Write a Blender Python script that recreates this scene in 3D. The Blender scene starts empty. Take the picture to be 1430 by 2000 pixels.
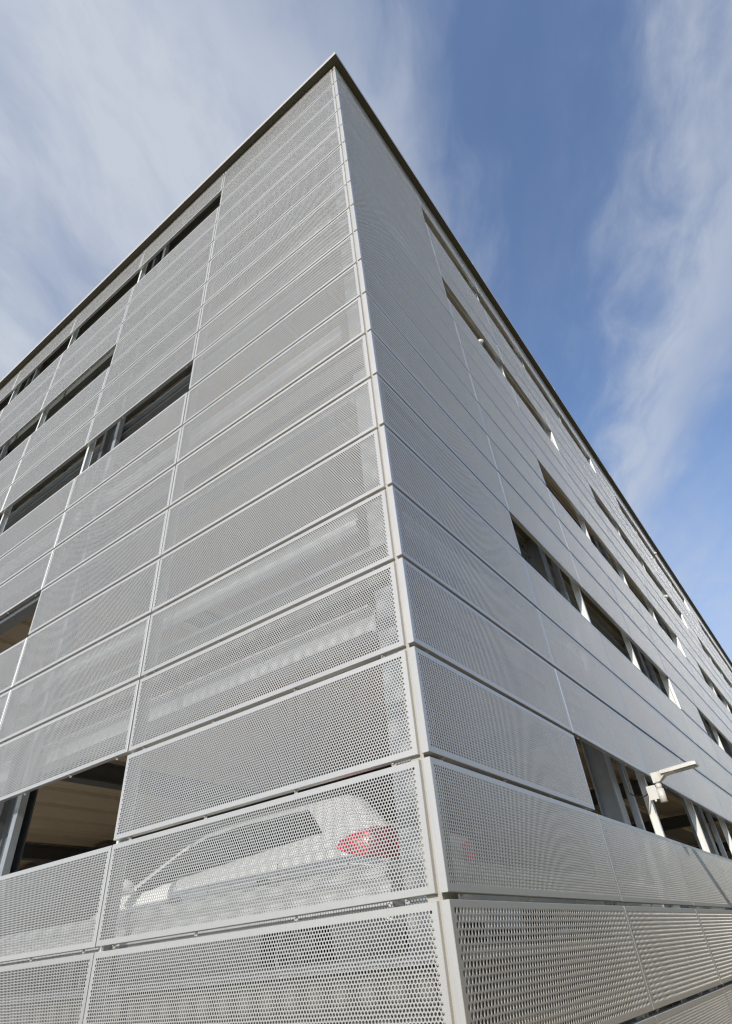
import bpy, math, random
import numpy as np
from mathutils import Vector, Matrix
S = bpy.context.scene
R = math.radians
random.seed(4)

# ------------------------------------------------------------------ units
H = 0.76                 # vertical module of the cladding (panel + gap)
Z0 = 1.86                # underside of cladding course number 0
def zr(k): return Z0 + k*H

# ------------------------------------------------------------------ camera
cam = bpy.data.cameras.new('camera')
co = bpy.data.objects.new('camera', cam)
S.collection.objects.link(co)
yaw, pitch, roll = 2.155, 0.6609, -0.0972
d = Vector((math.cos(pitch)*math.cos(yaw), math.cos(pitch)*math.sin(yaw), math.sin(pitch)))
rt = d.cross(Vector((0, 0, 1))).normalized()
up = rt.cross(d)
rt2 = math.cos(roll)*rt + math.sin(roll)*up
up2 = -math.sin(roll)*rt + math.cos(roll)*up
CAM = Vector((2.559*H, -4.4708*H, Z0 - 0.342*H))
M = Matrix((rt2, up2, -d)).transposed().to_4x4()
M.translation = CAM
co.matrix_world = M
cam.sensor_fit = 'VERTICAL'
cam.sensor_height = 24
cam.lens = 24*1.1411/2
cam.clip_start = 0.05
cam.clip_end = 4000
S.camera = co
S.render.resolution_x, S.render.resolution_y = 732, 1024

# ------------------------------------------------------------------ light
sun_to = Vector((0.17, -1.0, 0.53)).normalized()      # from the scene towards the sun
sd = bpy.data.lights.new('sun', 'SUN')
sd.energy = 3.6
sd.angle = R(0.53)
sd.color = (1.0, 0.94, 0.85)
so = bpy.data.objects.new('sun', sd)
so.rotation_euler = sun_to.to_track_quat('Z', 'Y').to_euler()
so.location = (10, -30, 40)
S.collection.objects.link(so)
S.view_settings.view_transform = 'Standard'
S.view_settings.look = 'None'
S.view_settings.exposure = 0.15
S.view_settings.gamma = 1.0
S.render.film_transparent = False
S.cycles.use_denoising = True
S.cycles.denoising_prefilter = 'NONE'
S.cycles.sample_clamp_indirect = 3.0
S.cycles.filter_width = 1.25

class NT:
    """small helper around a node tree"""
    def __init__(s, nt):
        s.nt = nt; s.n = nt.nodes; s.l = nt.links
        s.n.clear()
    def add(s, t, **kw):
        nd = s.n.new(t)
        for k, v in kw.items(): setattr(nd, k, v)
        return nd
    def put(s, sock, v):
        if isinstance(v, bpy.types.NodeSocket): s.l.new(v, sock)
        else: sock.default_value = v
    def m(s, op, a, b=None, c=None, clamp=False):
        nd = s.add('ShaderNodeMath', operation=op, use_clamp=clamp)
        s.put(nd.inputs[0], a)
        if b is not None: s.put(nd.inputs[1], b)
        if c is not None: s.put(nd.inputs[2], c)
        return nd.outputs[0]
    def vm(s, op, a, b=None):
        nd = s.add('ShaderNodeVectorMath', operation=op)
        s.put(nd.inputs[0], a)
        if b is not None: s.put(nd.inputs[1], b)
        return nd.outputs[0]
    def mix(s, f, a, b):
        nd = s.add('ShaderNodeMix', data_type='RGBA')
        s.put(nd.inputs[0], f); s.put(nd.inputs[6], a); s.put(nd.inputs[7], b)
        return nd.outputs[2]
    def noise(s, vec, scale, detail=4, rough=0.55, dist=0.0):
        nd = s.add('ShaderNodeTexNoise')
        s.put(nd.inputs['Vector'], vec)
        nd.inputs['Scale'].default_value = scale
        nd.inputs['Detail'].default_value = detail
        nd.inputs['Roughness'].default_value = rough
        nd.inputs['Distortion'].default_value = dist
        return nd.outputs['Fac']
    def ss(s, x, a, b):
        nd = s.add('ShaderNodeMapRange', interpolation_type='SMOOTHSTEP')
        s.put(nd.inputs[0], x)
        nd.inputs[1].default_value = a; nd.inputs[2].default_value = b
        return nd.outputs[0]

# sky: Nishita + thin streaked cirrus defined by direction
w = bpy.data.worlds.new('World')
S.world = w
w.use_nodes = True
t = NT(w.node_tree)
sky = t.add('ShaderNodeTexSky', sky_type='NISHITA')
sky.sun_disc = False
sky.sun_elevation = math.asin(sun_to.z)
sky.sun_rotation = math.atan2(sun_to.x, sun_to.y)
sky.air_density = 1.0; sky.dust_density = 1.0; sky.ozone_density = 3.0
tc = t.add('ShaderNodeTexCoord')
sep = t.add('ShaderNodeSeparateXYZ'); t.l.new(tc.outputs['Generated'], sep.inputs[0])
zz = t.m('MAXIMUM', sep.outputs[2], 0.05)
u = t.m('DIVIDE', sep.outputs[0], zz); v = t.m('DIVIDE', sep.outputs[1], zz)
# along / across the streak direction
al = t.m('ADD', t.m('MULTIPLY', u, -0.443), t.m('MULTIPLY', v, 0.897))
ac = t.m('ADD', t.m('MULTIPLY', u, 0.897), t.m('MULTIPLY', v, 0.443))
def cvec(x, y, z=0.0):
    c = t.add('ShaderNodeCombineXYZ'); t.put(c.inputs[0], x); t.put(c.inputs[1], y); t.put(c.inputs[2], z)
    return c.outputs[0]
warp = t.m('SUBTRACT', t.noise(cvec(t.m('MULTIPLY', al, 0.7), ac), 2.2, 3), 0.5)
ac2 = t.m('ADD', ac, t.m('MULTIPLY', warp, 0.22))
streak = t.noise(cvec(t.m('MULTIPLY', al, 0.9), t.m('MULTIPLY', ac2, 3.2), 3.1), 1.1, 5, 0.5, 0.1)
fine = t.noise(cvec(t.m('MULTIPLY', al, 3.4), t.m('MULTIPLY', ac2, 7.0), 7.7), 1.7, 9, 0.62, 0.25)
u2 = t.m('ADD', t.m('ADD', u, t.m('MULTIPLY', warp, 0.35)), t.m('MULTIPLY', t.m('SUBTRACT', fine, 0.5), 0.25))
u3 = t.m('ADD', u2, t.m('MULTIPLY', t.m('MAXIMUM', t.m('SUBTRACT', v, 0.22), 0.0), 0.24))
left = t.ss(u3, 0.04, -0.24)
bd = t.m('DIVIDE', t.m('SUBTRACT', t.m('ADD', ac2, t.m('MULTIPLY', t.m('SUBTRACT', fine, 0.5), 0.22)), 0.585), 0.135)
band = t.m('EXPONENT', t.m('MULTIPLY', t.m('MULTIPLY', bd, bd), -1.0))
mask = t.m('MAXIMUM', t.m('MULTIPLY', left, 0.92), t.m('MULTIPLY', band, 0.74))
far = t.ss(v, 1.0, 2.6)
mask = t.m('MAXIMUM', mask, t.m('MULTIPLY', far, 0.62))
mask = t.m('ADD', mask, 0.10)
wisps = t.m('ADD', t.m('MULTIPLY', t.ss(streak, 0.28, 0.72), 0.75), t.m('MULTIPLY', t.ss(fine, 0.3, 0.75), 0.42))
amt = t.m('MULTIPLY', mask, t.m('ADD', 0.46, t.m('MULTIPLY', wisps, 0.58)), clamp=True)
cloud = (3.35, 3.65, 4.2, 1)
blue = t.vm('MULTIPLY', sky.outputs[0], (0.97, 1.10, 1.24))
colr = t.mix(amt, blue, cloud)
bg = t.add('ShaderNodeBackground'); bg.inputs[1].default_value = 0.15
t.l.new(colr, bg.inputs[0])
ow = t.add('ShaderNodeOutputWorld'); t.l.new(bg.outputs[0], ow.inputs[0])

# ------------------------------------------------------------------ materials
MATS = {}
def mat(name, col, rough=0.5, metal=0.0, var=0.08, scale=3.0, spec=0.5, coat=0.0, rand=0.0, streaks=0.0, bump=0.0, col2=None, stretch=(1, 1, 1)):
    m = bpy.data.materials.new(name); m.use_nodes = True
    t = NT(m.node_tree)
    p = t.add('ShaderNodeBsdfPrincipled'); o = t.add('ShaderNodeOutputMaterial')
    t.l.new(p.outputs[0], o.inputs[0])
    tc = t.add('ShaderNodeTexCoord')
    mp = t.add('ShaderNodeMapping'); t.l.new(tc.outputs['Object'], mp.inputs[0]); mp.inputs['Scale'].default_value = stretch
    oi = t.add('ShaderNodeObjectInfo')
    vec = t.vm('ADD', mp.outputs[0], cv(t, oi.outputs['Random']))
    n = t.noise(vec, scale, 5, 0.6)
    c1 = (*[c*(1-var) for c in col], 1)
    c2 = (*(col2 or [min(1, c*(1+var)) for c in col]), 1)
    c = t.mix(n, c1, c2)
    if rand:
        f = t.m('ADD', 1-rand, t.m('MULTIPLY', oi.outputs['Random'], 2*rand))
        c = t.vm('MULTIPLY', c, cvv(t, f))
    if streaks:
        mp2 = t.add('ShaderNodeMapping'); t.l.new(tc.outputs['Object'], mp2.inputs[0]); mp2.inputs['Scale'].default_value = (14, 14, 0.8)
        sn = t.ss(t.noise(mp2.outputs[0], 1.5, 4), 0.5, 0.8)
        c = t.mix(t.m('MULTIPLY', sn, streaks), c, (col[0]*0.55, col[1]*0.52, col[2]*0.47, 1))
    t.l.new(c, p.inputs['Base Color'])
    t.l.new(t.m('ADD', rough-0.05, t.m('MULTIPLY', n, 0.1)), p.inputs['Roughness'])
    p.inputs['Metallic'].default_value = metal
    p.inputs['Specular IOR Level'].default_value = spec
    if coat:
        p.inputs['Coat Weight'].default_value = coat; p.inputs['Coat Roughness'].default_value = 0.04
    if bump:
        b = t.add('ShaderNodeBump'); b.inputs['Strength'].default_value = bump; b.inputs['Distance'].default_value = 0.01
        t.l.new(t.noise(vec, scale*12, 4), b.inputs['Height']); t.l.new(b.outputs[0], p.inputs['Normal'])
    MATS[name] = m
    return m
def cv(t, x):
    c = t.add('ShaderNodeCombineXYZ'); m = t.m('MULTIPLY', x, 37.0)
    for i in range(3): t.l.new(m, c.inputs[i])
    return c.outputs[0]
def cvv(t, x):
    c = t.add('ShaderNodeCombineXYZ')
    for i in range(3): t.l.new(x, c.inputs[i])
    return c.outputs[0]
mat('panel_paint', (0.575, 0.560, 0.530), 0.36, 0.50, 0.04, 1.5, rand=0.035, streaks=0.16)
mat('coping_paint', (0.52, 0.50, 0.46), 0.42, 0.3, 0.04, 1.0, streaks=0.1)
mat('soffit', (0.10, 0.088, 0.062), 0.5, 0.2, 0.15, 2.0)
mat('white_steel', (0.66, 0.66, 0.63), 0.45, 0.0, 0.04, 2.0)
mat('galvanised', (0.42, 0.44, 0.45), 0.45, 0.55, 0.18, 9.0, streaks=0.25)
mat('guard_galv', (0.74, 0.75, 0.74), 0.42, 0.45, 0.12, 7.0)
mat('dark_steel', (0.13, 0.135, 0.135), 0.5, 0.3, 0.2, 3.0, streaks=0.2)
mat('deck_sheet', (0.70, 0.58, 0.42), 0.5, 0.25, 0.12, 0.8)
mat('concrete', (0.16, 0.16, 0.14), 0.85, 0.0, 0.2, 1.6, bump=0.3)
mat('post_paint', (0.40, 0.38, 0.34), 0.5, 0.1, 0.08, 6.0, streaks=0.3)
mat('asphalt', (0.12, 0.117, 0.105), 0.9, 0.0, 0.3, 0.6, bump=0.4)
mat('plinth', (0.20, 0.205, 0.17), 0.85, 0.0, 0.2, 1.6, bump=0.3)
mat('lamp_paint', (0.58, 0.56, 0.52), 0.38, 0.0, 0.02, 2.0, coat=0.2)
mat('lamp_glass', (0.16, 0.15, 0.14), 0.25, 0.0, 0.1, 30.0)
mat('led', (0.75, 0.74, 0.68), 0.3, 0.2, 0.05, 3.0)
mat('cable', (0.02, 0.02, 0.02), 0.6)
mat('car_white', (0.90, 0.90, 0.88), 0.25, 0.0, 0.01, 1.0, coat=0.8)
mat('car_dark', (0.035, 0.04, 0.05), 0.25, 0.3, 0.02, 1.0, coat=0.8)
mat('car_glass', (0.010, 0.011, 0.012), 0.06, 0.0, 0.02, 1.0, spec=0.3)
mat('floor_concrete', (0.42, 0.40, 0.36), 0.8, 0.0, 0.15, 1.2)
mat('tyre', (0.018, 0.018, 0.018), 0.8, bump=0.2)
mat('rim', (0.55, 0.55, 0.56), 0.3, 0.8)
mat('lens_red', (0.75, 0.03, 0.06), 0.3, 0.0, 0.05, 20.0)
mat('lens_dark', (0.22, 0.012, 0.016), 0.3, 0.0, 0.05, 20.0)
mat('black_plastic', (0.02, 0.02, 0.021), 0.55)
mat('grass', (0.30, 0.21, 0.06), 0.9, 0.0, 0.25, 0.35, col2=(0.50, 0.35, 0.12), bump=0.6)
mat('bank_reflection', (0.10, 0.095, 0.03), 0.95, 0.0, 0.3, 0.4, col2=(0.20, 0.175, 0.06), bump=0.6)

# ------------------------------------------------------------------ mesh helpers
COL = S.collection
class MB:
    """collects shapes and links them as ONE mesh object"""
    def __init__(s): s.v = []; s.f = []; s.mi = []; s.sm = []
    def face(s, pts, mi=0, smooth=False):
        b = len(s.v); s.v += [tuple(p) for p in pts]; s.f.append(tuple(range(b, b+len(pts)))); s.mi.append(mi); s.sm.append(smooth)
    def mesh(s, vs, fs, mi=0, smooth=False):
        b = len(s.v); s.v += [tuple(p) for p in vs]
        for f in fs: s.f.append(tuple(b+i for i in f)); s.mi.append(mi); s.sm.append(smooth)
    def box(s, a, b, mi=0):
        x0, y0, z0 = [min(p, q) for p, q in zip(a, b)]; x1, y1, z1 = [max(p, q) for p, q in zip(a, b)]
        s.mesh([(x0,y0,z0),(x1,y0,z0),(x1,y1,z0),(x0,y1,z0),(x0,y0,z1),(x1,y0,z1),(x1,y1,z1),(x0,y1,z1)],
               [(0,3,2,1),(4,5,6,7),(0,1,5,4),(1,2,6,5),(2,3,7,6),(3,0,4,7)], mi)
    def prism(s, pts, off, mi=0, smooth=False):
        """closed polygon pts (3D) extruded by vector off"""
        n = len(pts); o = Vector(off)
        vs = [Vector(p) for p in pts]; vs += [p+o for p in vs]
        b = len(s.v); s.v += [tuple(p) for p in vs]
        s.f.append(tuple(b+i for i in range(n))[::-1]); s.mi.append(mi); s.sm.append(False)
        s.f.append(tuple(b+n+i for i in range(n))); s.mi.append(mi); s.sm.append(False)
        for i in range(n):
            j = (i+1) % n
            s.f.append((b+i, b+j, b+n+j, b+n+i)); s.mi.append(mi); s.sm.append(smooth)
    def tube(s, p, q, r, n=12, mi=0, r2=None):
        p = Vector(p); q = Vector(q); a = (q-p).normalized()
        x = a.orthogonal().normalized(); y = a.cross(x); r2 = r if r2 is None else r2
        vs = []
        for c, rr in ((p, r), (q, r2)):
            for i in range(n):
                an = 2*math.pi*i/n; vs.append(c + rr*(math.cos(an)*x + math.sin(an)*y))
        b = len(s.v); s.v += [tuple(k) for k in vs]
        for i in range(n):
            j = (i+1) % n; s.f.append((b+i, b+j, b+n+j, b+n+i)); s.mi.append(mi); s.sm.append(True)
        s.f.append(tuple(b+i for i in range(n))[::-1]); s.mi.append(mi); s.sm.append(False)
        s.f.append(tuple(b+n+i for i in range(n))); s.mi.append(mi); s.sm.append(False)
    def lathe(s, c, axis, prof, n=28, mi=0):
        """prof: list of (along, radius)"""
        c = Vector(c); a = Vector(axis).normalized(); x = a.orthogonal().normalized(); y = a.cross(x)
        b = len(s.v)
        for (h, r) in prof:
            for i in range(n):
                an = 2*math.pi*i/n; s.v.append(tuple(c + a*h + r*(math.cos(an)*x + math.sin(an)*y)))
        for k in range(len(prof)-1):
            for i in range(n):
                j = (i+1) % n
                s.f.append((b+k*n+i, b+k*n+j, b+(k+1)*n+j, b+(k+1)*n+i)); s.mi.append(mi); s.sm.append(True)
    def data(s, name, mats):
        me = bpy.data.meshes.new(name)
        me.from_pydata(s.v, [], s.f)
        for m in mats: me.materials.append(MATS[m])
        me.polygons.foreach_set('material_index', s.mi)
        me.polygons.foreach_set('use_smooth', s.sm)
        me.update()
        return me
    def build(s, name, mats, parent=None, loc=(0, 0, 0), rz=0.0):
        if isinstance(mats, str): mats = [mats]
        return link(name, s.data(name, mats), parent, loc, rz)
def link(name, me, parent=None, loc=(0, 0, 0), rz=0.0):
    o = bpy.data.objects.new(name, me); COL.objects.link(o)
    o.location = loc; o.rotation_euler = (0, 0, rz)
    if parent: o.parent = parent
    return o
def thing(name, label, cat, loc=(0, 0, 0), rz=0.0, group=None):
    o = bpy.data.objects.new(name, None); COL.objects.link(o); o.location = loc; o.rotation_euler = (0, 0, rz)
    o['label'] = label; o['category'] = cat
    if group: o['group'] = group
    o.empty_display_size = 0.3
    return o
def copy_tree(o, parent=None):
    c = o.copy(); COL.objects.link(c); c.parent = parent
    for ch in [k for k in bpy.data.objects if k.parent == o]: copy_tree(ch, c)
    return c

# ------------------------------------------------------------------ ground
g = MB(); gx_ = [(-1500, 0), (1.6, 0), (6.5, 0), (8, 0.35), (12, 4.0), (16, 7.6), (19, 9.2), (23, 9.8), (1500, 9.8)]     # flat apron, then an unseen bank added for its olive reflection in the panels
gv_ = [(x, y, z) for x, z in gx_ for y in (-1500, 1500)]
g.mesh(gv_, [(2*i, 2*i+2, 2*i+3, 2*i+1) for i in range(len(gx_)-1)], 0, True)
g.mi = [0, 1]+[2]*(len(gx_)-3)
go = g.build('ground', ['asphalt', 'grass', 'bank_reflection']); go['kind'] = 'structure'

# ------------------------------------------------------------------ perforated tray panels
def panel_mesh(name, W, HH, p, s, dia, mx, mz, n=10, th=0.003, depth=0.055):
    """local x along the wall, y into the building, z up. Staggered round holes punched through the sheet."""
    nx = max(1, int(round((W-2*mx)/p))); nz = max(1, int(round((HH-2*mz)/s)))
    p = (W-2*mx)/nx; s = (HH-2*mz)/nz
    gx = 2*nx+1
    X, Z = np.meshgrid(mx + np.arange(gx)*p/2, mz + np.arange(nz+1)*s)
    V = [np.stack([X.ravel(), np.zeros(X.size), Z.ravel()], 1)]; nv = X.size
    gi = lambda i, j: j*gx+i
    T = []; Q = []
    ii = []; jj = []
    for j in range(nz):
        if j % 2 == 0: i0 = np.arange(nx)*2
        else: i0 = np.arange(nx-1)*2+1
        ii.append(i0); jj.append(np.full(len(i0), j))
        if j % 2:
            for a in (0, gx-2): Q.append(np.array([[gi(a, j), gi(a+1, j), gi(a+1, j+1), gi(a, j+1)]]))
    ii = np.concatenate(ii); jj = np.concatenate(jj); m = len(ii)
    cx = mx + (ii+1)*p/2; cz = mz + (jj+0.5)*s
    an = -math.pi/2 - np.arange(n)*2*math.pi/n           # from the bottom, going over the left side
    hx = cx[:, None] + dia/2*np.cos(an); hz = cz[:, None] + dia/2*np.sin(an)
    V.append(np.stack([hx.ravel(), np.zeros(m*n), hz.ravel()], 1))
    V.append(np.stack([hx.ravel(), np.full(m*n, th), hz.ravel()], 1))
    hi = nv + np.arange(m)[:, None]*n + np.arange(n)
    bi = hi + m*n
    A = gi(ii, jj); B = gi(ii+1, jj); C = gi(ii+2, jj); D = gi(ii, jj+1); E_ = gi(ii+1, jj+1); F = gi(ii+2, jj+1)
    h = n//2; q = n//4
    def tri(a, b, c): T.append(np.stack([a, b, c], 1))
    tri(A, B, hi[:, 0])
    for k in range(q): tri(A, hi[:, k], hi[:, k+1])
    tri(A, hi[:, q], D)
    for k in range(q, h): tri(D, hi[:, k], hi[:, k+1])
    tri(D, hi[:, h], E_)
    tri(B, C, hi[:, 0])
    for k in range(q): tri(C, hi[:, (n-k-1)], hi[:, (n-k) % n])
    tri(C, F, hi[:, n-q])
    for k in range(q, h): tri(F, hi[:, n-k-1], hi[:, n-k])
    tri(F, E_, hi[:, h])
    for k in range(n):
        Q.append(np.stack([hi[:, k], hi[:, (k+1) % n], bi[:, (k+1) % n], bi[:, k]], 1))
    # rim, chamfer, folded returns, hanging clips
    c = 0.0025
    base = nv + 2*m*n
    ex = []
    def addv(x, y, z): ex.append((x, y, z)); return base+len(ex)-1
    o4 = [addv(c, 0, c), addv(W-c, 0, c), addv(W-c, 0, HH-c), addv(c, 0, HH-c)]
    i4 = [gi(0, 0), gi(gx-1, 0), gi(gx-1, nz), gi(0, nz)]
    r4 = [addv(0, c, 0), addv(W, c, 0), addv(W, c, HH), addv(0, c, HH)]
    b4 = [addv(0, depth, 0), addv(W, depth, 0), addv(W, depth, HH), addv(0, depth, HH)]
    f = 0.022
    l4 = [addv(f, depth, f), addv(W-f, depth, f), addv(W-f, depth, HH-f), addv(f, depth, HH-f)]
    for a in range(4):
        b = (a+1) % 4
        for P_, O_ in ((i4, o4), (o4, r4), (r4, b4), (b4, l4)):
            Q.append(np.array([[O_[a], O_[b], P_[b], P_[a]]]))
    for fx in (0.06, 0.36, 0.66, 0.93):                  # clips showing in the joint below
        if HH < 0.5: break
        x0 = W*fx
        for (a0, a1, y0, y1, z0, z1) in ((x0, x0+0.03, 0.028, 0.032, -0.026, 0.0), (x0+0.008, x0+0.022, 0.014, 0.028, -0.012, -0.006)):
            k = [addv(*q_) for q_ in ((a0,y0,z0),(a1,y0,z0),(a1,y1,z0),(a0,y1,z0),(a0,y0,z1),(a1,y0,z1),(a1,y1,z1),(a0,y1,z1))]
            for q_ in ((0,3,2,1),(4,5,6,7),(0,1,5,4),(1,2,6,5),(2,3,7,6),(3,0,4,7)): Q.append(np.array([[k[w_] for w_ in q_]]))
    V.append(np.array(ex))
    V = np.concatenate(V); T = np.concatenate(T); Q = np.concatenate(Q)
    me = bpy.data.meshes.new(name)
    me.vertices.add(len(V)); me.vertices.foreach_set('co', V.astype(np.float32).ravel())
    me.loops.add(T.size+Q.size)
    me.loops.foreach_set('vertex_index', np.concatenate([T.ravel(), Q.ravel()]).astype(np.int32))
    me.polygons.add(len(T)+len(Q))
    me.polygons.foreach_set('loop_start', np.concatenate([np.arange(len(T))*3, T.size+np.arange(len(Q))*4]).astype(np.int32))
    me.materials.append(MATS['panel_paint'])
    me.polygons.foreach_set('use_smooth', np.zeros(len(T)+len(Q), dtype=bool))
    me.update(calc_edges=True)
    me.validate()
    return me

WL1, PL = 4.372*H, 3.87*H        # left face: corner bay, then regular pitch
WR1, PR = 4.133*H, 3.77*H        # right face
GAP = 0.018
CUT = 0.110*H                    # left panels stop short of the corner
PH = 0.956*H                      # panel height
ZB = 0.055*H                     # joint below each panel
NL, NR = 7, 19
P_, S_, D_ = 0.0303*H, 0.02625*H, 0.0232*H
pm = {}
def get(kind):
    if kind in pm: return pm[kind]
    side, corner, typ = kind
    Wd = {('L', 1): WL1-CUT-GAP/2, ('L', 0): PL-GAP, ('R', 1): WR1-GAP/2, ('R', 0): PR-GAP}[(side, corner)]
    if typ == 'top': me = panel_mesh('cladding_panel', Wd, 0.235*H, P_, S_, D_, 0.047*H, 0.045*H)
    elif typ == 'big': me = panel_mesh('cladding_panel', Wd, PH, 0.0520*H, 0.0455*H, 0.0405*H, 0.045*H, 0.045*H, n=12, th=0.004)
    else: me = panel_mesh('cladding_panel', Wd, PH, P_, S_, D_, 0.045*H, 0.05*H)
    pm[kind] = me
    return me

def open_left(r, c):             # c counts bays from the corner, 1 = corner bay
    if r in (1, 9, 17): return c >= 2
    if r in (5, 13): return c >= 3
    return False
def open_right(r, c):
    if r == 1: return c >= 2
    if r == 5: return 2 <= c <= 4 or 6 <= c <= 9 or c >= 11
    if r == 9: return 3 <= c <= 6 or 8 <= c <= 11 or c >= 13
    if r == 13: return 2 <= c <= 3 or 5 <= c <= 8 or c >= 10
    if r == 17: return 2 <= c <= 5 or 7 <= c <= 10 or c >= 12
    return False
slots = []                       # (kind, location, rotation)
rp = random.Random(11)
for r in range(-2, 20):
    z = zr(r)+ZB
    typ = 'top' if r == 19 else 'std'
    for c in range(1, NL+1):
        if open_left(r, c): continue
        k = ('L', 1 if c == 1 else 0, typ)
        x = -WL1+GAP/2 if c == 1 else -WL1-(c-1)*PL+GAP/2
        slots.append((k, (x, rp.uniform(-.001, .001), z+rp.uniform(-.0018, .0018)), rp.uniform(-.0009, .0009)))
    for c in range(1, NR+1):
        if open_right(r, c): continue
        k = ('R', 1 if c == 1 else 0, 'big' if r == -1 else typ)
        y = 0.0 if c == 1 else WR1+(c-2)*PR+GAP/2
        slots.append((k, (rp.uniform(-.001, .001), y, z+rp.uniform(-.0018, .0018)), math.pi/2+rp.uniform(-.0009, .0009)))

def project(p):
    q = Vector(p)-CAM
    zc = q.dot(d)
    if zc < 0.1: return None
    f = 1.1411*512
    return (366+f*q.dot(rt2)/zc, 512-f*q.dot(up2)/zc)
def area(sl):
    (side, corner, typ), loc, rz = sl
    Wd = {('L', 1): WL1-CUT, ('L', 0): PL, ('R', 1): WR1, ('R', 0): PR}[(side, corner)]
    hh = 0.235*H if typ == 'top' else PH
    tot = 0.0
    N = 12
    for i in range(N):           # visible share by small cells
        a, b = i/N*Wd, (i+1)/N*Wd
        def P(t, z): return (loc[0]+t, 0, z) if side == 'L' else (0, loc[1]+t, z)
        q = [project(P(a, loc[2])), project(P(b, loc[2])), project(P(b, loc[2]+hh)), project(P(a, loc[2]+hh))]
        if None in q: continue
        cx = sum(k[0] for k in q)/4; cy = sum(k[1] for k in q)/4
        if -5 < cx < 737 and -5 < cy < 1029:
            tot += 0.5*abs(sum(q[k][0]*q[(k+1) % 4][1]-q[(k+1) % 4][0]*q[k][1] for k in range(4)))
    return tot

BLD = thing('car_park_building', 'tall car park clad in pale perforated metal panels meeting at a sharp corner', 'building')
order = sorted(slots, key=lambda s_: -area(s_))
vis = [s_ for s_ in order if area(s_) > 0]
first, rest = vis[:100], vis[100:]
rest += [s_ for s_ in order if area(s_) <= 0]
kinds = sorted({s_[0] for s_ in slots})
for k in kinds:                  # each kind needs one real part
    if not any(s_[0] == k for s_ in first):
        cand = next((s_ for s_ in rest if s_[0] == k), None)
        i = max(i for i in range(len(first)) if sum(1 for q in first if q[0] == first[i][0]) > 1)
        rest.remove(cand); rest.append(first[i]); first[i] = cand
src = {}
for k, loc, rz in first:
    o = link('cladding_panel', get(k), BLD, loc, rz)
    if k[2] == 'big': o['label'] = 'panel with coarse, larger perforations'
    src.setdefault(k, o)
# remaining panels: one stuff part, instancing the very same panel meshes
me = bpy.data.meshes.new('cladding_panels_beyond')
me.vertices.add(len(rest)); me.vertices.foreach_set('co', np.array([s_[1] for s_ in rest], np.float32).ravel())
a1 = me.attributes.new('panel_kind', 'INT', 'POINT'); a1.data.foreach_set('value', [kinds.index(s_[0]) for s_ in rest])
a2 = me.attributes.new('panel_turn', 'FLOAT', 'POINT'); a2.data.foreach_set('value', [s_[2] for s_ in rest])
beyond = link('distant_cladding', me, BLD); beyond['kind'] = 'stuff'
ng = bpy.data.node_groups.new('distant_cladding', 'GeometryNodeTree')
ng.interface.new_socket('Geometry', in_out='INPUT', socket_type='NodeSocketGeometry')
ng.interface.new_socket('Geometry', in_out='OUTPUT', socket_type='NodeSocketGeometry')
gin = ng.nodes.new('NodeGroupInput'); gout = ng.nodes.new('NodeGroupOutput')
join = ng.nodes.new('GeometryNodeJoinGeometry')
na = ng.nodes.new('GeometryNodeInputNamedAttribute'); na.data_type = 'INT'; na.inputs['Name'].default_value = 'panel_kind'
nb = ng.nodes.new('GeometryNodeInputNamedAttribute'); nb.data_type = 'FLOAT'; nb.inputs['Name'].default_value = 'panel_turn'
cx_ = ng.nodes.new('ShaderNodeCombineXYZ'); ng.links.new(nb.outputs['Attribute'], cx_.inputs[2])
for i, k in enumerate(kinds):
    oi = ng.nodes.new('GeometryNodeObjectInfo'); oi.inputs['Object'].default_value = src[k]; oi.inputs['As Instance'].default_value = False
    cmp_ = ng.nodes.new('FunctionNodeCompare'); cmp_.data_type = 'INT'; cmp_.operation = 'EQUAL'
    ins = [q for q in cmp_.inputs if q.type == 'INT']
    ng.links.new(na.outputs['Attribute'], ins[0]); ins[1].default_value = i
    iop = ng.nodes.new('GeometryNodeInstanceOnPoints')
    ng.links.new(gin.outputs[0], iop.inputs['Points']); ng.links.new(cmp_.outputs[0], iop.inputs['Selection'])
    ng.links.new(oi.outputs['Geometry'], iop.inputs['Instance']); ng.links.new(cx_.outputs[0], iop.inputs['Rotation'])
    ng.links.new(iop.outputs[0], join.inputs[0])
ng.links.new(join.outputs[0], gout.inputs[0])
md = beyond.modifiers.new('panels', 'NODES'); md.node_group = ng

# ------------------------------------------------------------------ structure of the car park
XE, YE = -WL1-NL*PL, WR1+(NR-1)*PR           # far ends of the two faces
ZT = zr(19.30)
# coping: light fascia over a deep soffit, both faces
OV = 0.185*H; FH = 0.27*H
def coping():
    b = MB(); o = OV; zi = ZT
    prof = [(o, 0.0), (o, FH*0.72), (o-0.012, FH), (-0.55, FH+0.06), (-0.55, 0.0)]    # (outward, up)
    # left run (outward = -y) and right run (outward = +x), mitred at the corner
    def ptL(a, x): return (x, -a[0], zi+a[1])
    n = len(prof)
    L = [(XE, -a, zi+h) for a, h in prof]; Cn = [(a, -a, zi+h) for a, h in prof]; Rr = [(a, YE, zi+h) for a, h in prof]
    vs = L+Cn+Rr; fs = []
    for s_ in (0, n):
        for i in range(n):
            j = (i+1) % n; fs.append((s_+i, s_+j, s_+n+j, s_+n+i))
    fs += [tuple(range(n))[::-1], tuple(range(2*n, 3*n))]
    b.mesh(vs, fs)
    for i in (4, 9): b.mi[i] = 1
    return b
coping().build('coping', ['coping_paint', 'soffit'], BLD)
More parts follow.
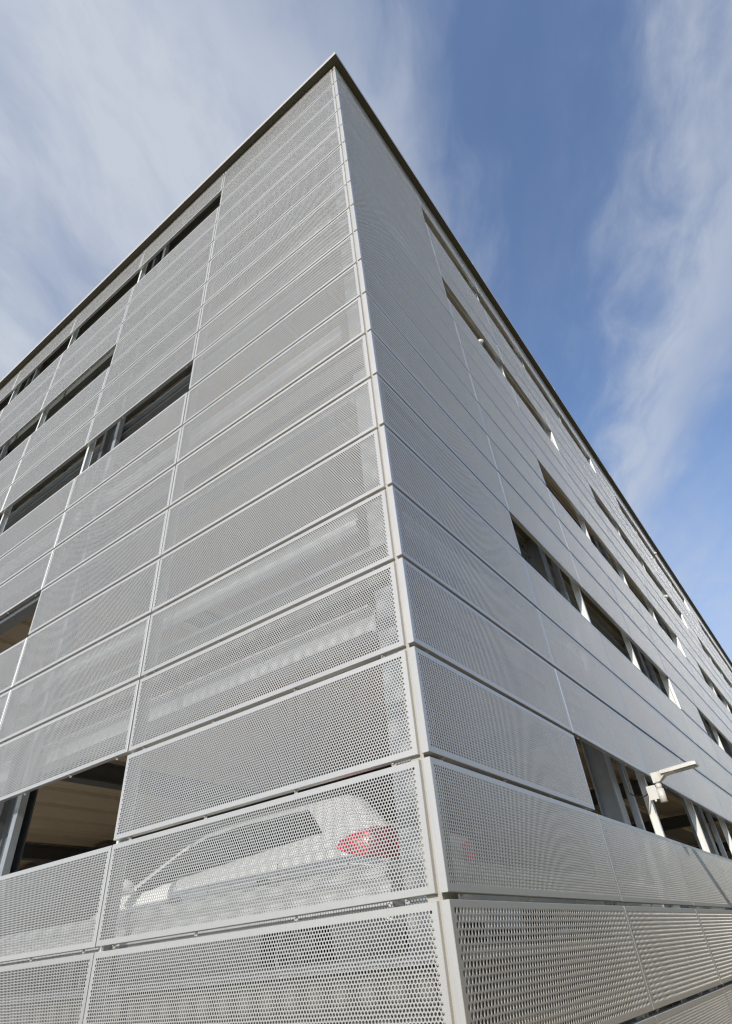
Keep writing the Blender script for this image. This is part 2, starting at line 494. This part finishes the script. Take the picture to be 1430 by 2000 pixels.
# joints of the coping sheet: thin cover strips
for i in range(1, 5):
    b = MB(); x = -i*4.6
    b.box((x, -OV-0.003, ZT+0.004), (x+0.05, -OV+0.02, ZT+FH*0.70)); b.build('coping_strip', 'coping_paint', BLD)
for i in range(1, 9):
    b = MB(); y = i*5.8
    b.box((OV-0.02, y, ZT+0.004), (OV+0.003, y+0.05, ZT+FH*0.70)); b.build('coping_strip', 'coping_paint', BLD)

# corner post behind the vertical gap
b = MB(); b.box((-0.16, 0.030, 0.05), (-0.0585, 0.056, ZT-0.005)); b.box((-0.105, 0.056, 0.05), (-0.0585, 0.21, ZT-0.006)); b.build('corner_post', 'post_paint', BLD)
# vertical mounting rails behind every joint
def rail():
    b = MB(); z0, z1 = 0.06, ZT-0.01
    b.box((-0.032, 0.060, z0), (0.032, 0.066, z1)); b.box((-0.004, 0.066, z0+0.001), (0.004, 0.150, z1-0.001)); b.box((-0.030, 0.150, z0), (0.030, 0.156, z1))
    return b
rm = rail().data('mounting_rail', ['white_steel'])
for c in range(1, NL+1): link('mounting_rail', rm, BLD, (-WL1-(c-1)*PL, 0, 0), 0)
for c in range(1, NR): link('mounting_rail', rm, BLD, (0, WR1+(c-1)*PR, 0), math.pi/2)

SET = 0.40                                    # slab edge behind the sheet
floors = [zr(-0.6+4*n) for n in range(0, 6)]
for n, zf in enumerate(floors):
    b = MB()                                  # concrete topping with kerb upstand
    b.box((XE+0.3, SET+0.12, zf-0.10), (-SET-0.12, YE-0.3, zf))
    b.build('floor_slab', 'floor_concrete', BLD)
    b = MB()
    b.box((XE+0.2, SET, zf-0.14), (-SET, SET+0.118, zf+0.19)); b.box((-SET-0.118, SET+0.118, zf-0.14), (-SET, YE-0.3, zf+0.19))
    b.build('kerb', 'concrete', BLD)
    b = MB()                                  # pale steel edge angle on the kerb
    b.box((XE+0.2, SET-0.05, zf+0.192), (-SET+0.05, SET+0.10, zf+0.245)); b.box((-SET-0.10, SET+0.10, zf+0.192), (-SET+0.05, YE-0.3, zf+0.245))
    b.build('edge_angle', 'galvanised', BLD)
    # ribbed deck underside, ribs run across the slab (along y)
    b = MB(); pts = []; x = XE+0.3; pit = 0.98; k = 0
    zt_ = zf-0.102
    while x < -SET-0.2:
        pts += [(x, zt_-0.02), (x+0.62, zt_-0.02), (x+0.65, zt_-0.045), (x+0.70, zt_-0.045), (x+0.73, zt_-0.10), (x+0.84, zt_-0.10), (x+0.87, zt_-0.045), (x+0.92, zt_-0.045), (x+0.95, zt_-0.02)]
        x += pit
    y0, y1 = SET+0.13, YE-0.31
    b.mesh([(a, y0, h) for a, h in pts]+[(a, y1, h) for a, h in pts], [(i, i+1, len(pts)+i+1, len(pts)+i) for i in range(len(pts)-1)])
    b.build('deck_sheet', 'deck_sheet', BLD)
    # edge beams (I section) under the slab edge
    zb, zt2 = zr(-0.6+4*n-0.62)-0.03, zf-0.23
    def ibeam(a, c_, ax, wd=0.20):
        b = MB()
        for (o0, o1, h0, h1) in ((-wd/2, wd/2, zb, zb+0.018), (-wd/2, wd/2, zt2-0.018, zt2), (-0.006, 0.006, zb+0.018, zt2-0.018)):
            if ax == 'x': b.box((a[0], c_+o0, h0), (a[1], c_+o1, h1))
            else: b.box((c_+o0, a[0], h0), (c_+o1, a[1], h1))
        return b
    ibeam((XE+0.3, -0.72), 0.62, 'x').build('edge_beam', 'guard_galv' if n == 1 else 'galvanised', BLD)  # one level's beam is lighter: sunlight on its web put into the colour
    ibeam((0.75, YE-0.4), -0.62, 'y').build('edge_beam', 'galvanised', BLD)
    for yb in (5.2, 10.4, 16.0, 24.0, 36.0):
        ibeam((XE+0.3, -0.75), yb, 'x').build('cross_beam', 'dark_steel', BLD)
    for xb in (-6.3, -12.1, -18.0):
        ibeam((0.75, YE-0.5), xb, 'y', 0.24).build('cross_beam', 'dark_steel', BLD)
# guard rails on every parking level
def guard(n):
    zf = floors[n]; b = MB(); z = zr(4*n); hh = 0.29
    # W profile: outward offset against height
    prof = [(0, 0.0), (0.015, 0.0), (0.055, 0.05), (0.055, 0.095), (0.012, 0.135), (0.012, 0.165), (0.055, 0.205), (0.055, 0.25), (0.015, hh), (0, hh)]
    yb = 0.345
    L = [(XE+0.4, yb-a, z+h) for a, h in prof]; Rr = [(-0.62, yb-a, z+h) for a, h in prof]
    k = len(prof); b.mesh(L+Rr, [(i, i+1, k+i+1, k+i) for i in range(k-1)]+[(i+1, i, k+i, k+i+1) for i in []])
    L = [(-yb+a, 0.62, z+h) for a, h in prof]; Rr = [(-yb+a, YE-0.4, z+h) for a, h in prof]
    b.mesh(L+Rr, [(i, i+1, k+i+1, k+i) for i in range(k-1)])
    return b
for n in range(0, 6): guard(n).build('guard_rail', 'guard_galv', BLD)
# steel columns
def column(x, y, rz, h=0.13, m='galvanised', hy=None):
    b = MB(); z0, z1 = 0.03, ZT-0.02
    hy = hy or h
    b.box((-h, -hy, z0), (h, -hy+0.018, z1)); b.box((-h, hy-0.018, z0), (h, hy, z1)); b.box((-0.007, -hy+0.018, z0), (0.007, hy-0.018, z1))
    b.build('column', m, BLD, (x, y, 0), rz)
column(-0.47, 0.59, 0)
for xc in (-8.33*H, -16.0*H, -23.7*H): column(xc-0.10, 0.56, 0, 0.25, 'dark_steel', 0.10)
for k in range(1, 10): column(-0.44, (4.133+3.77*(2*k-1))*H-0.62, math.pi/2)
# lighter posts beside the columns that carry the rails
def post(x, y, rz, m='galvanised'):
    b = MB(); b.box((-0.045, -0.04, 0.05), (0.045, -0.034, ZT-0.03)); b.box((-0.045, -0.034, 0.05), (-0.039, 0.04, ZT-0.03)); b.box((0.039, -0.034, 0.05), (0.045, 0.04, ZT-0.03))
    b.build('facade_post', m, BLD, (x, y, 0), rz)
for xc in (-8.33*H, -16.0*H, -23.7*H): post(xc+0.24, 0.26, 0, 'dark_steel'); post(xc+0.66, 0.25, 0)
for k in range(1, 10): post(-0.26, (4.133+3.77*(2*k-1))*H-0.25, math.pi/2)
# plinth wall under the first parking level, rear walls
b = MB(); b.box((XE+0.2, SET+0.05, -0.2), (-SET-0.05, SET+0.25, floors[0]-0.142)); b.box((-SET-0.25, SET+0.25, -0.2), (-SET-0.05, YE-0.3, floors[0]-0.142)); b.build('plinth_wall', 'plinth', BLD)
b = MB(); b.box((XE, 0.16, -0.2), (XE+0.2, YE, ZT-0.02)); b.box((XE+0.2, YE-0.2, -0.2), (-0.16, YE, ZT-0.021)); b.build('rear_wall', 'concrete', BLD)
# conduit and cable in the opening beside the lamp
JR = lambda j: WR1+(j-1)*PR
b = MB(); b.tube((-0.17, JR(2)-0.62, zr(1.68)), (-0.17, JR(2)-0.62, zr(2.2)), 0.012, 8); b.build('conduit', 'galvanised', BLD)
b = MB(); pts = []
for i in range(13):
    t_ = i/12; pts.append(Vector((-0.17+0.12*t_, JR(2)-0.62+0.50*t_, zr(1.68)-0.05*math.sin(math.pi*t_)+0.04*t_)))
for i in range(12): b.tube(pts[i], pts[i+1], 0.007, 6)
b.build('cable', 'cable', BLD)

# ------------------------------------------------------------------ wall lamps
def make_lamp(label):
    r_ = thing('wall_lamp', label, 'lamp')
    b = MB(); b.box((-0.05, -0.036, -0.085), (0.07, -0.029, 0.085)); b.box((-0.05, -0.029, -0.085), (-0.042, 0.03, 0.085)); b.box((0.01, -0.045, -0.11), (0.035, -0.036, -0.085))
    b.build('bracket', 'lamp_paint', r_)
    b = MB(); b.tube((0.11, 0, -0.13), (0.11, 0, 0.03), 0.048, 24); b.tube((0.11, 0, 0.03), (0.11, 0, 0.10), 0.040, 24, r2=0.038); b.box((0.05, -0.02, -0.06), (0.075, 0.02, 0.06)); b.build('spigot', 'lamp_paint', r_)
    # arm: wide knuckle tapering into the flat head
    b = MB()
    secs = [(0.065, 0.045, 0.105, 0.235), (0.155, 0.048, 0.115, 0.235), (0.24, 0.075, 0.175, 0.235), (0.33, 0.10, 0.19, 0.240)]
    vs = []
    for (x, hw, zl, zh) in secs:
        vs += [(x, -hw, zl), (x, hw, zl), (x, hw, zh-0.012), (x, hw-0.014, zh), (x, -hw+0.014, zh), (x, -hw, zh-0.012)]
    fs = []
    for s_ in range(len(secs)-1):
        for i in range(6):
            j = (i+1) % 6; fs.append((s_*6+i, s_*6+6+i, s_*6+6+j, s_*6+j))
    fs += [(0, 1, 2, 3, 4, 5), tuple(range(18, 24))[::-1]]
    b.mesh(vs, fs); b.tube((0.11, 0, 0.10), (0.11, 0, 0.232), 0.047, 24); b.build('arm', 'lamp_paint', r_)
    b = MB(); vs = []
    for (x, hw, zl, zh) in ((0.20, 0.100, 0.190, 0.236), (0.34, 0.115, 0.192, 0.243), (0.62, 0.115, 0.210, 0.262), (0.67, 0.108, 0.213, 0.255)):
        vs += [(x, -hw, zl), (x, hw, zl), (x, hw, zh-0.015), (x, hw-0.02, zh), (x, -hw+0.02, zh), (x, -hw, zh-0.015)]
    fs = []
    for s_ in range(3):
        for i in range(6):
            j = (i+1) % 6; fs.append((s_*6+i, s_*6+6+i, s_*6+6+j, s_*6+j))
    fs += [(0, 1, 2, 3, 4, 5), tuple(range(18, 24))[::-1]]
    b.mesh(vs, fs); hd = b.build('head', 'lamp_paint', r_)
    b = MB(); b.mesh([(0.23, -0.09, 0.187), (0.23, 0.09, 0.187), (0.65, 0.095, 0.2075), (0.65, -0.095, 0.2075), (0.23, -0.09, 0.1895), (0.23, 0.09, 0.1895), (0.65, 0.095, 0.210), (0.65, -0.095, 0.210)],
                     [(0,1,2,3),(0,4,5,1),(1,5,6,2),(2,6,7,3),(3,7,4,0)]); b.build('glass', 'lamp_glass', hd)
    b = MB()
    for i in range(12):
        for j in range(4):
            x = 0.36+i*0.023; y = -0.055+j*0.036; z = 0.1855+(x-0.23)*0.049
            b.box((x, y, z), (x+0.013, y+0.016, z+0.003))
    b.build('led_array', 'led', hd)
    return r_
L1 = make_lamp('cream street lamp on a bracket in the lowest window opening of the right face')
L1.location = (0.02, JR(2)-0.23, zr(1.70))
# round lamps hanging in the upper openings
def make_dome(label):
    r_ = thing('dome_light', label, 'lamp')
    b = MB(); prof = []
    for i in range(9):
        a = math.pi/2*i/8; prof.append((0.11*math.sin(a)*1.0-0.11, 0.11*math.cos(a)+0.002))
    b.lathe((0, 0, 0), (0, -1, 0), [(-0.14, 0.10), (-0.11, 0.118), (-0.10, 0.118)]+[(q[0], q[1]) for q in prof], 24); b.build('dome', 'lamp_paint', r_)
    b = MB(); b.tube((0, 0.14, 0), (0, 0.30, 0.0), 0.02, 8); b.tube((0, 0.30, 0), (-0.1, 0.30, 0.30), 0.02, 8); b.build('stem', 'galvanised', r_)
    return r_
D1 = make_dome('round white lamp in the dark window strip third below the roof, near the corner'); D1.location = (-0.06, 6.2*H, zr(13.50))
D1['label'] = 'round half lit lamp in the second window strip below the roof, near the corner'
D2 = copy_tree(D1); D2['label'] = 'tiny round lamp far along the second window strip below the roof'
D2.location = (0.02, 26.0*H, zr(13.30))
D3 = copy_tree(D1); D3['label'] = 'tiny round white lamp right under the roof edge, far along the right face'
D3.location = (0.06, 30.2*H, zr(17.98))
for o in (D1, D2, D3): o.scale = (0.6, 0.6, 0.6)
for o in (D1, D2, D3): o['group'] = 'round lamps in the upper window strips'

# ------------------------------------------------------------------ cars
def interp(tab, x):
    xs = [a for a, _ in tab]; ys = [b_ for _, b_ in tab]
    if x <= xs[0]: return ys[0]
    for i in range(len(xs)-1):
        if x <= xs[i+1]:
            k = (x-xs[i])/(xs[i+1]-xs[i]); return ys[i]+(ys[i+1]-ys[i])*k
    return ys[-1]
def smooth_tab(tab, n=3):
    xs = np.linspace(tab[0][0], tab[-1][0], 180); ys = np.array([interp(tab, x) for x in xs])
    for _ in range(n): ys[1:-1] = (ys[:-2]+2*ys[1:-1]+ys[2:])/4
    return list(zip(xs, ys))
LEN = 4.35
TOP = smooth_tab([(0, 1.07), (0.05, 1.12), (0.36, 1.40), (0.50, 1.45), (1.10, 1.465), (1.8, 1.475), (2.25, 1.455), (2.6, 1.36), (3.25, 1.03), (3.45, 0.97), (4.0, 0.86), (4.22, 0.76), (4.35, 0.62)], 6)
BELT = [(0, 1.05), (0.7, 1.075), (2.2, 0.985), (3.3, 0.89), (4.35, 0.55)]
def hw(x):
    w_ = 0.89
    if x < 0.40: w_ *= 1-0.16*(1-x/0.40)**2.4
    if x > 3.55: w_ *= 1-0.24*((x-3.55)/0.80)**2.4
    return w_
def sect(x):
    T_ = interp(TOP, x); B_ = min(interp(BELT, x), T_-0.025); w_ = hw(x)
    g_ = max(0.0, min(1.0, (T_-B_)/0.48)); zb = 0.20+0.06*max(0, (0.3-x)/0.3)+0.03*max(0, (x-4.0)/0.35)
    yc = w_*(0.955-0.27*g_); zc = T_-0.012-0.055*g_
    return [(0, zb), (0.80*w_, zb), (0.955*w_, zb+0.04), (0.985*w_, 0.40), (1.0*w_, 0.60), (0.992*w_, B_-0.09), (0.975*w_, B_-0.02), (0.95*w_, B_+0.004),
            (0.95*w_+(yc-0.95*w_)*0.5, B_+(zc-B_)*0.5), (yc, zc), (yc-0.045, zc+(T_-zc)*0.55), (yc*0.6, T_-0.006*g_), (0, T_)]
def side_y(x, z):
    s_ = sect(x)
    for a, b_ in zip(s_[:-1], s_[1:]):
        if a[1] <= z <= b_[1] and b_[1] > a[1]: return a[0]+(b_[0]-a[0])*(z-a[1])/(b_[1]-a[1])
    return s_[-4][0]
XC = LEN/2
def make_car(paint, label):
    r_ = thing('parked_car', label, 'car', group='cars parked on the first level')
    xs = sorted(set([0, 0.02, 0.05, 0.09]+list(np.arange(0.13, LEN-0.06, 0.07))+[LEN-0.05, LEN-0.02, LEN]))
    vs = []; K = None
    for x in xs:
        s_ = sect(x); ring = [(x-XC, y, z) for y, z in s_]+[(x-XC, -y, z) for y, z in s_[-2:0:-1]]
        K = len(ring); vs += ring
    fs = []
    for i in range(len(xs)-1):
        for j in range(K):
            k = (j+1) % K; fs.append((i*K+j, i*K+k, (i+1)*K+k, (i+1)*K+j))
    b = MB(); b.mesh(vs, fs, 0, True)
    b.mesh([], []); n0 = 0
    b.f.append(tuple(range(K))[::-1]); b.mi.append(0); b.sm.append(False)
    b.f.append(tuple(range((len(xs)-1)*K, len(xs)*K))); b.mi.append(0); b.sm.append(False)
    body = b.build('body', [paint, 'black_plastic'], r_)
    cut = MB()
    for wx in (0.86, 3.50):
        for sgn in (-1, 1): cut.tube((wx-XC, sgn*0.62, 0.33), (wx-XC, sgn*1.1, 0.33), 0.375, 40, mi=1)
    co_ = cut.build('arch_cutter', [paint, 'black_plastic'])
    bm_ = body.modifiers.new('arches', 'BOOLEAN'); bm_.object = co_; bm_.operation = 'DIFFERENCE'; bm_.solver = 'EXACT'
    dg = bpy.context.evaluated_depsgraph_get(); dg.update()
    nm = bpy.data.meshes.new_from_object(body.evaluated_get(dg)); body.modifiers.clear(); body.data = nm
    bpy.data.objects.remove(co_)
    # glass along each side
    for sgn in (1, -1):
        g_ = MB(); X_ = list(np.linspace(0.60, 3.08, 40)); rows = 6; gv = []
        for x in X_:
            T_ = interp(TOP, x); lo = interp(BELT, x)+0.035; hi = T_-0.105
            hi = min(hi, lo+0.012+(x-0.60)*0.95); hi = max(hi, lo+0.01)
            lo2 = lo
            for k in range(rows):
                z = min(lo2, hi-0.005)+(hi-min(lo2, hi-0.005))*k/(rows-1); gv.append((x-XC, sgn*(side_y(x, z)+0.006), z))
        g_.mesh(gv, [(i*rows+k, (i+1)*rows+k, (i+1)*rows+k+1, i*rows+k+1) for i in range(len(X_)-1) for k in range(rows-1)], 0, True)
        g_.build('side_window', 'car_glass', r_)
        p_ = MB()
        for (xa, xb) in ((1.86, 1.93),):
            q = []
            for k in range(6):
                z = 1.05+(1.365-1.05)*k/5
                q.append((xa-XC, sgn*(side_y(xa, z)+0.010), z)); q.append((xb-XC, sgn*(side_y(xb, z)+0.010), z))
            p_.mesh(q, [(2*k, 2*k+1, 2*k+3, 2*k+2) for k in range(5)])
        p_.build('door_pillar', 'black_plastic', r_)
        m_ = MB(); c_ = Vector((3.02-XC, sgn*1.0, 1.0)); mv = []
        for a_, sc in ((-0.09, 0.6), (-0.04, 0.95), (0.03, 1.0), (0.10, 0.65)):
            for i in range(12):
                an = 2*math.pi*i/12; mv.append((c_.x+a_, c_.y+sc*0.11*math.cos(an), c_.z+sc*0.075*math.sin(an)))
        m_.mesh(mv, [(s_*12+i, s_*12+(i+1) % 12, s_*12+12+(i+1) % 12, s_*12+12+i) for s_ in range(3) for i in range(12)]+[tuple(range(12))[::-1], tuple(range(36, 48))], 0, True)
        m_.tube((3.04-XC, sgn*0.80, 0.95), (3.02-XC, sgn*0.93, 0.98), 0.025, 8)
        m_.build('door_mirror', paint, r_)
        for hx in (1.22, 2.35):
            h_ = MB(); yy = sgn*(side_y(hx, 0.83)+0.02)
            h_.tube((hx-0.10-XC, yy, 0.83), (hx+0.10-XC, yy, 0.825), 0.013, 8); h_.box((hx-0.10-XC, yy-sgn*0.03, 0.82), (hx-0.08-XC, yy, 0.84)); h_.box((hx+0.08-XC, yy-sgn*0.03, 0.815), (hx+0.10-XC, yy, 0.835))
            h_.box((hx-0.07-XC, yy-sgn*0.026, 0.795), (hx+0.06-XC, yy-sgn*0.014, 0.855), 1)
            h_.build('door_handle', [paint, 'black_plastic'], r_)
        for sx in (1.05, 1.90, 2.95):                     # door shut lines
            q = []
            for k in range(9):
                z = 0.30+(0.95-0.30)*k/8; bx = sx-(0.10*(1-k/8) if sx < 1.5 else 0)
                q.append((bx-XC-0.003, sgn*(side_y(bx, z)+0.0025), z)); q.append((bx-XC+0.003, sgn*(side_y(bx, z)+0.0025), z))
            s2 = MB(); s2.mesh(q, [(2*k, 2*k+1, 2*k+3, 2*k+2) for k in range(8)]); s2.build('door_seam', 'black_plastic', r_)
        # tail lamp wrapping the rear corner
        tl = MB(); path = [(x, None) for x in np.linspace(0.44, 0.02, 12)]; pts = []
        n_ = 18
        for i in range(n_):
            k = i/(n_-1)
            if k < 0.6: x = 0.40*(1-k/0.6); y = None
            else: x = 0.0; y = 0.748-(k-0.6)/0.4*0.30
            half = 0.112*math.sin(math.pi*min(1, 0.02+k*0.80))**0.75; zc_ = 0.985-0.02*k
            for j in range(5):
                z = zc_+half*(j/2-1)
                yy = side_y(max(x, 0.001), min(z, 1.03))+0.012 if y is None else y
                if y is None and z > 1.03: yy -= (z-1.03)*0.4
                pts.append((x-XC-(0.014 if y is not None else 0.006), sgn*yy, z))
        for i in range(n_-1):
            mi = 1 if 7 <= i <= 11 else 0
            tl.mesh([pts[i*5+j] for j in range(5)]+[pts[(i+1)*5+j] for j in range(5)], [(j, j+1, 6+j, 5+j) for j in range(4)], mi, True)
        tl.build('tail_light', ['lens_red', 'lens_dark'], r_)
    for nm_, xa, xb, wy in (('rear_window', 0.07, 0.37, 0.64), ('windscreen', 2.62, 3.20, 0.66)):
        g_ = MB(); gv = []
        for i in range(9):
            x = xa+(xb-xa)*i/8
            for j in range(9):
                y = wy*(1-0.10*(i if nm_ == 'rear_window' else 8-i)/8)*(j/4-1); T_ = interp(TOP, x)
                gv.append((x-XC-(0.006 if nm_ == 'rear_window' else -0.006), y, T_+0.006-0.012*(y/wy)**2))
        g_.mesh(gv, [(i*9+j, i*9+j+1, i*9+10+j, i*9+9+j) for i in range(8) for j in range(8)], 0, True)
        g_.build(nm_, 'car_glass', r_)
    b = MB(); b.box((-XC-0.02, -0.62, 0.30), (-XC+0.05, 0.62, 0.44)); b.build('bumper_trim', 'black_plastic', r_)
    b = MB(); b.box((-XC-0.012, -0.26, 0.66), (-XC+0.01, 0.26, 0.77)); b.build('number_plate', 'white_steel', r_)
    wheel = None
    for wx in (0.86, 3.50):
        for sgn in (1, -1):
            if wheel is None:
                ty = MB(); ty.lathe((0, 0, 0), (0, 1, 0), [(-0.20, 0.20), (-0.20, 0.27), (-0.18, 0.31), (-0.03, 0.318), (-0.01, 0.30), (0.0, 0.26), (-0.01, 0.215), (-0.04, 0.20)], 36)
                tm = ty.data('wheel', ['tyre'])
                rm_ = MB(); rm_.lathe((0, 0, 0), (0, 1, 0), [(-0.18, 0.17), (-0.06, 0.195), (-0.012, 0.215), (-0.008, 0.205), (-0.03, 0.19)], 36)
                for k in range(5):
                    a = 2*math.pi*k/5
                    for da in (-0.13, 0.13):
                        p0 = (0.05*math.sin(a), -0.03, 0.05*math.cos(a)); p1 = (0.20*math.sin(a+da), -0.025, 0.20*math.cos(a+da))
                        rm_.tube(p0, p1, 0.022, 6, r2=0.016)
                rm_.lathe((0, 0, 0), (0, 1, 0), [(-0.05, 0.07), (-0.012, 0.06), (-0.008, 0.0)], 16)
                rm_.lathe((0, 0, 0), (0, 1, 0), [(-0.10, 0.15), (-0.10, 0.0)], 20)
                rmm = rm_.data('rim', ['rim'])
                wheel = True
            wo = link('wheel', tm, r_, (wx-XC, sgn*0.885, 0.32), 0 if sgn > 0 else math.pi)
            link('rim', rmm, wo)
    return r_
ZF = floors[0]
c1 = make_car('car_white', 'white hatchback with red tail lights behind the lowest perforated panels at the corner')
c1.location = (-1.0-XC, 0.76+0.89, ZF); c1.rotation_euler = (0, 0, math.pi)
c2 = copy_tree(c1); c2['label'] = 'second white car parked beyond the corner hatchback, seen through the coarse panels'
c2.location = (-1.9-XC, 0.76+0.89+2.75, ZF); c2.rotation_euler = (0, 0, math.pi)
c3 = make_car('car_dark', 'dark car parked third from the corner behind the right face')
c3.location = (-1.15-XC, 0.76+0.89+5.6, ZF); c3.rotation_euler = (0, 0, math.pi)
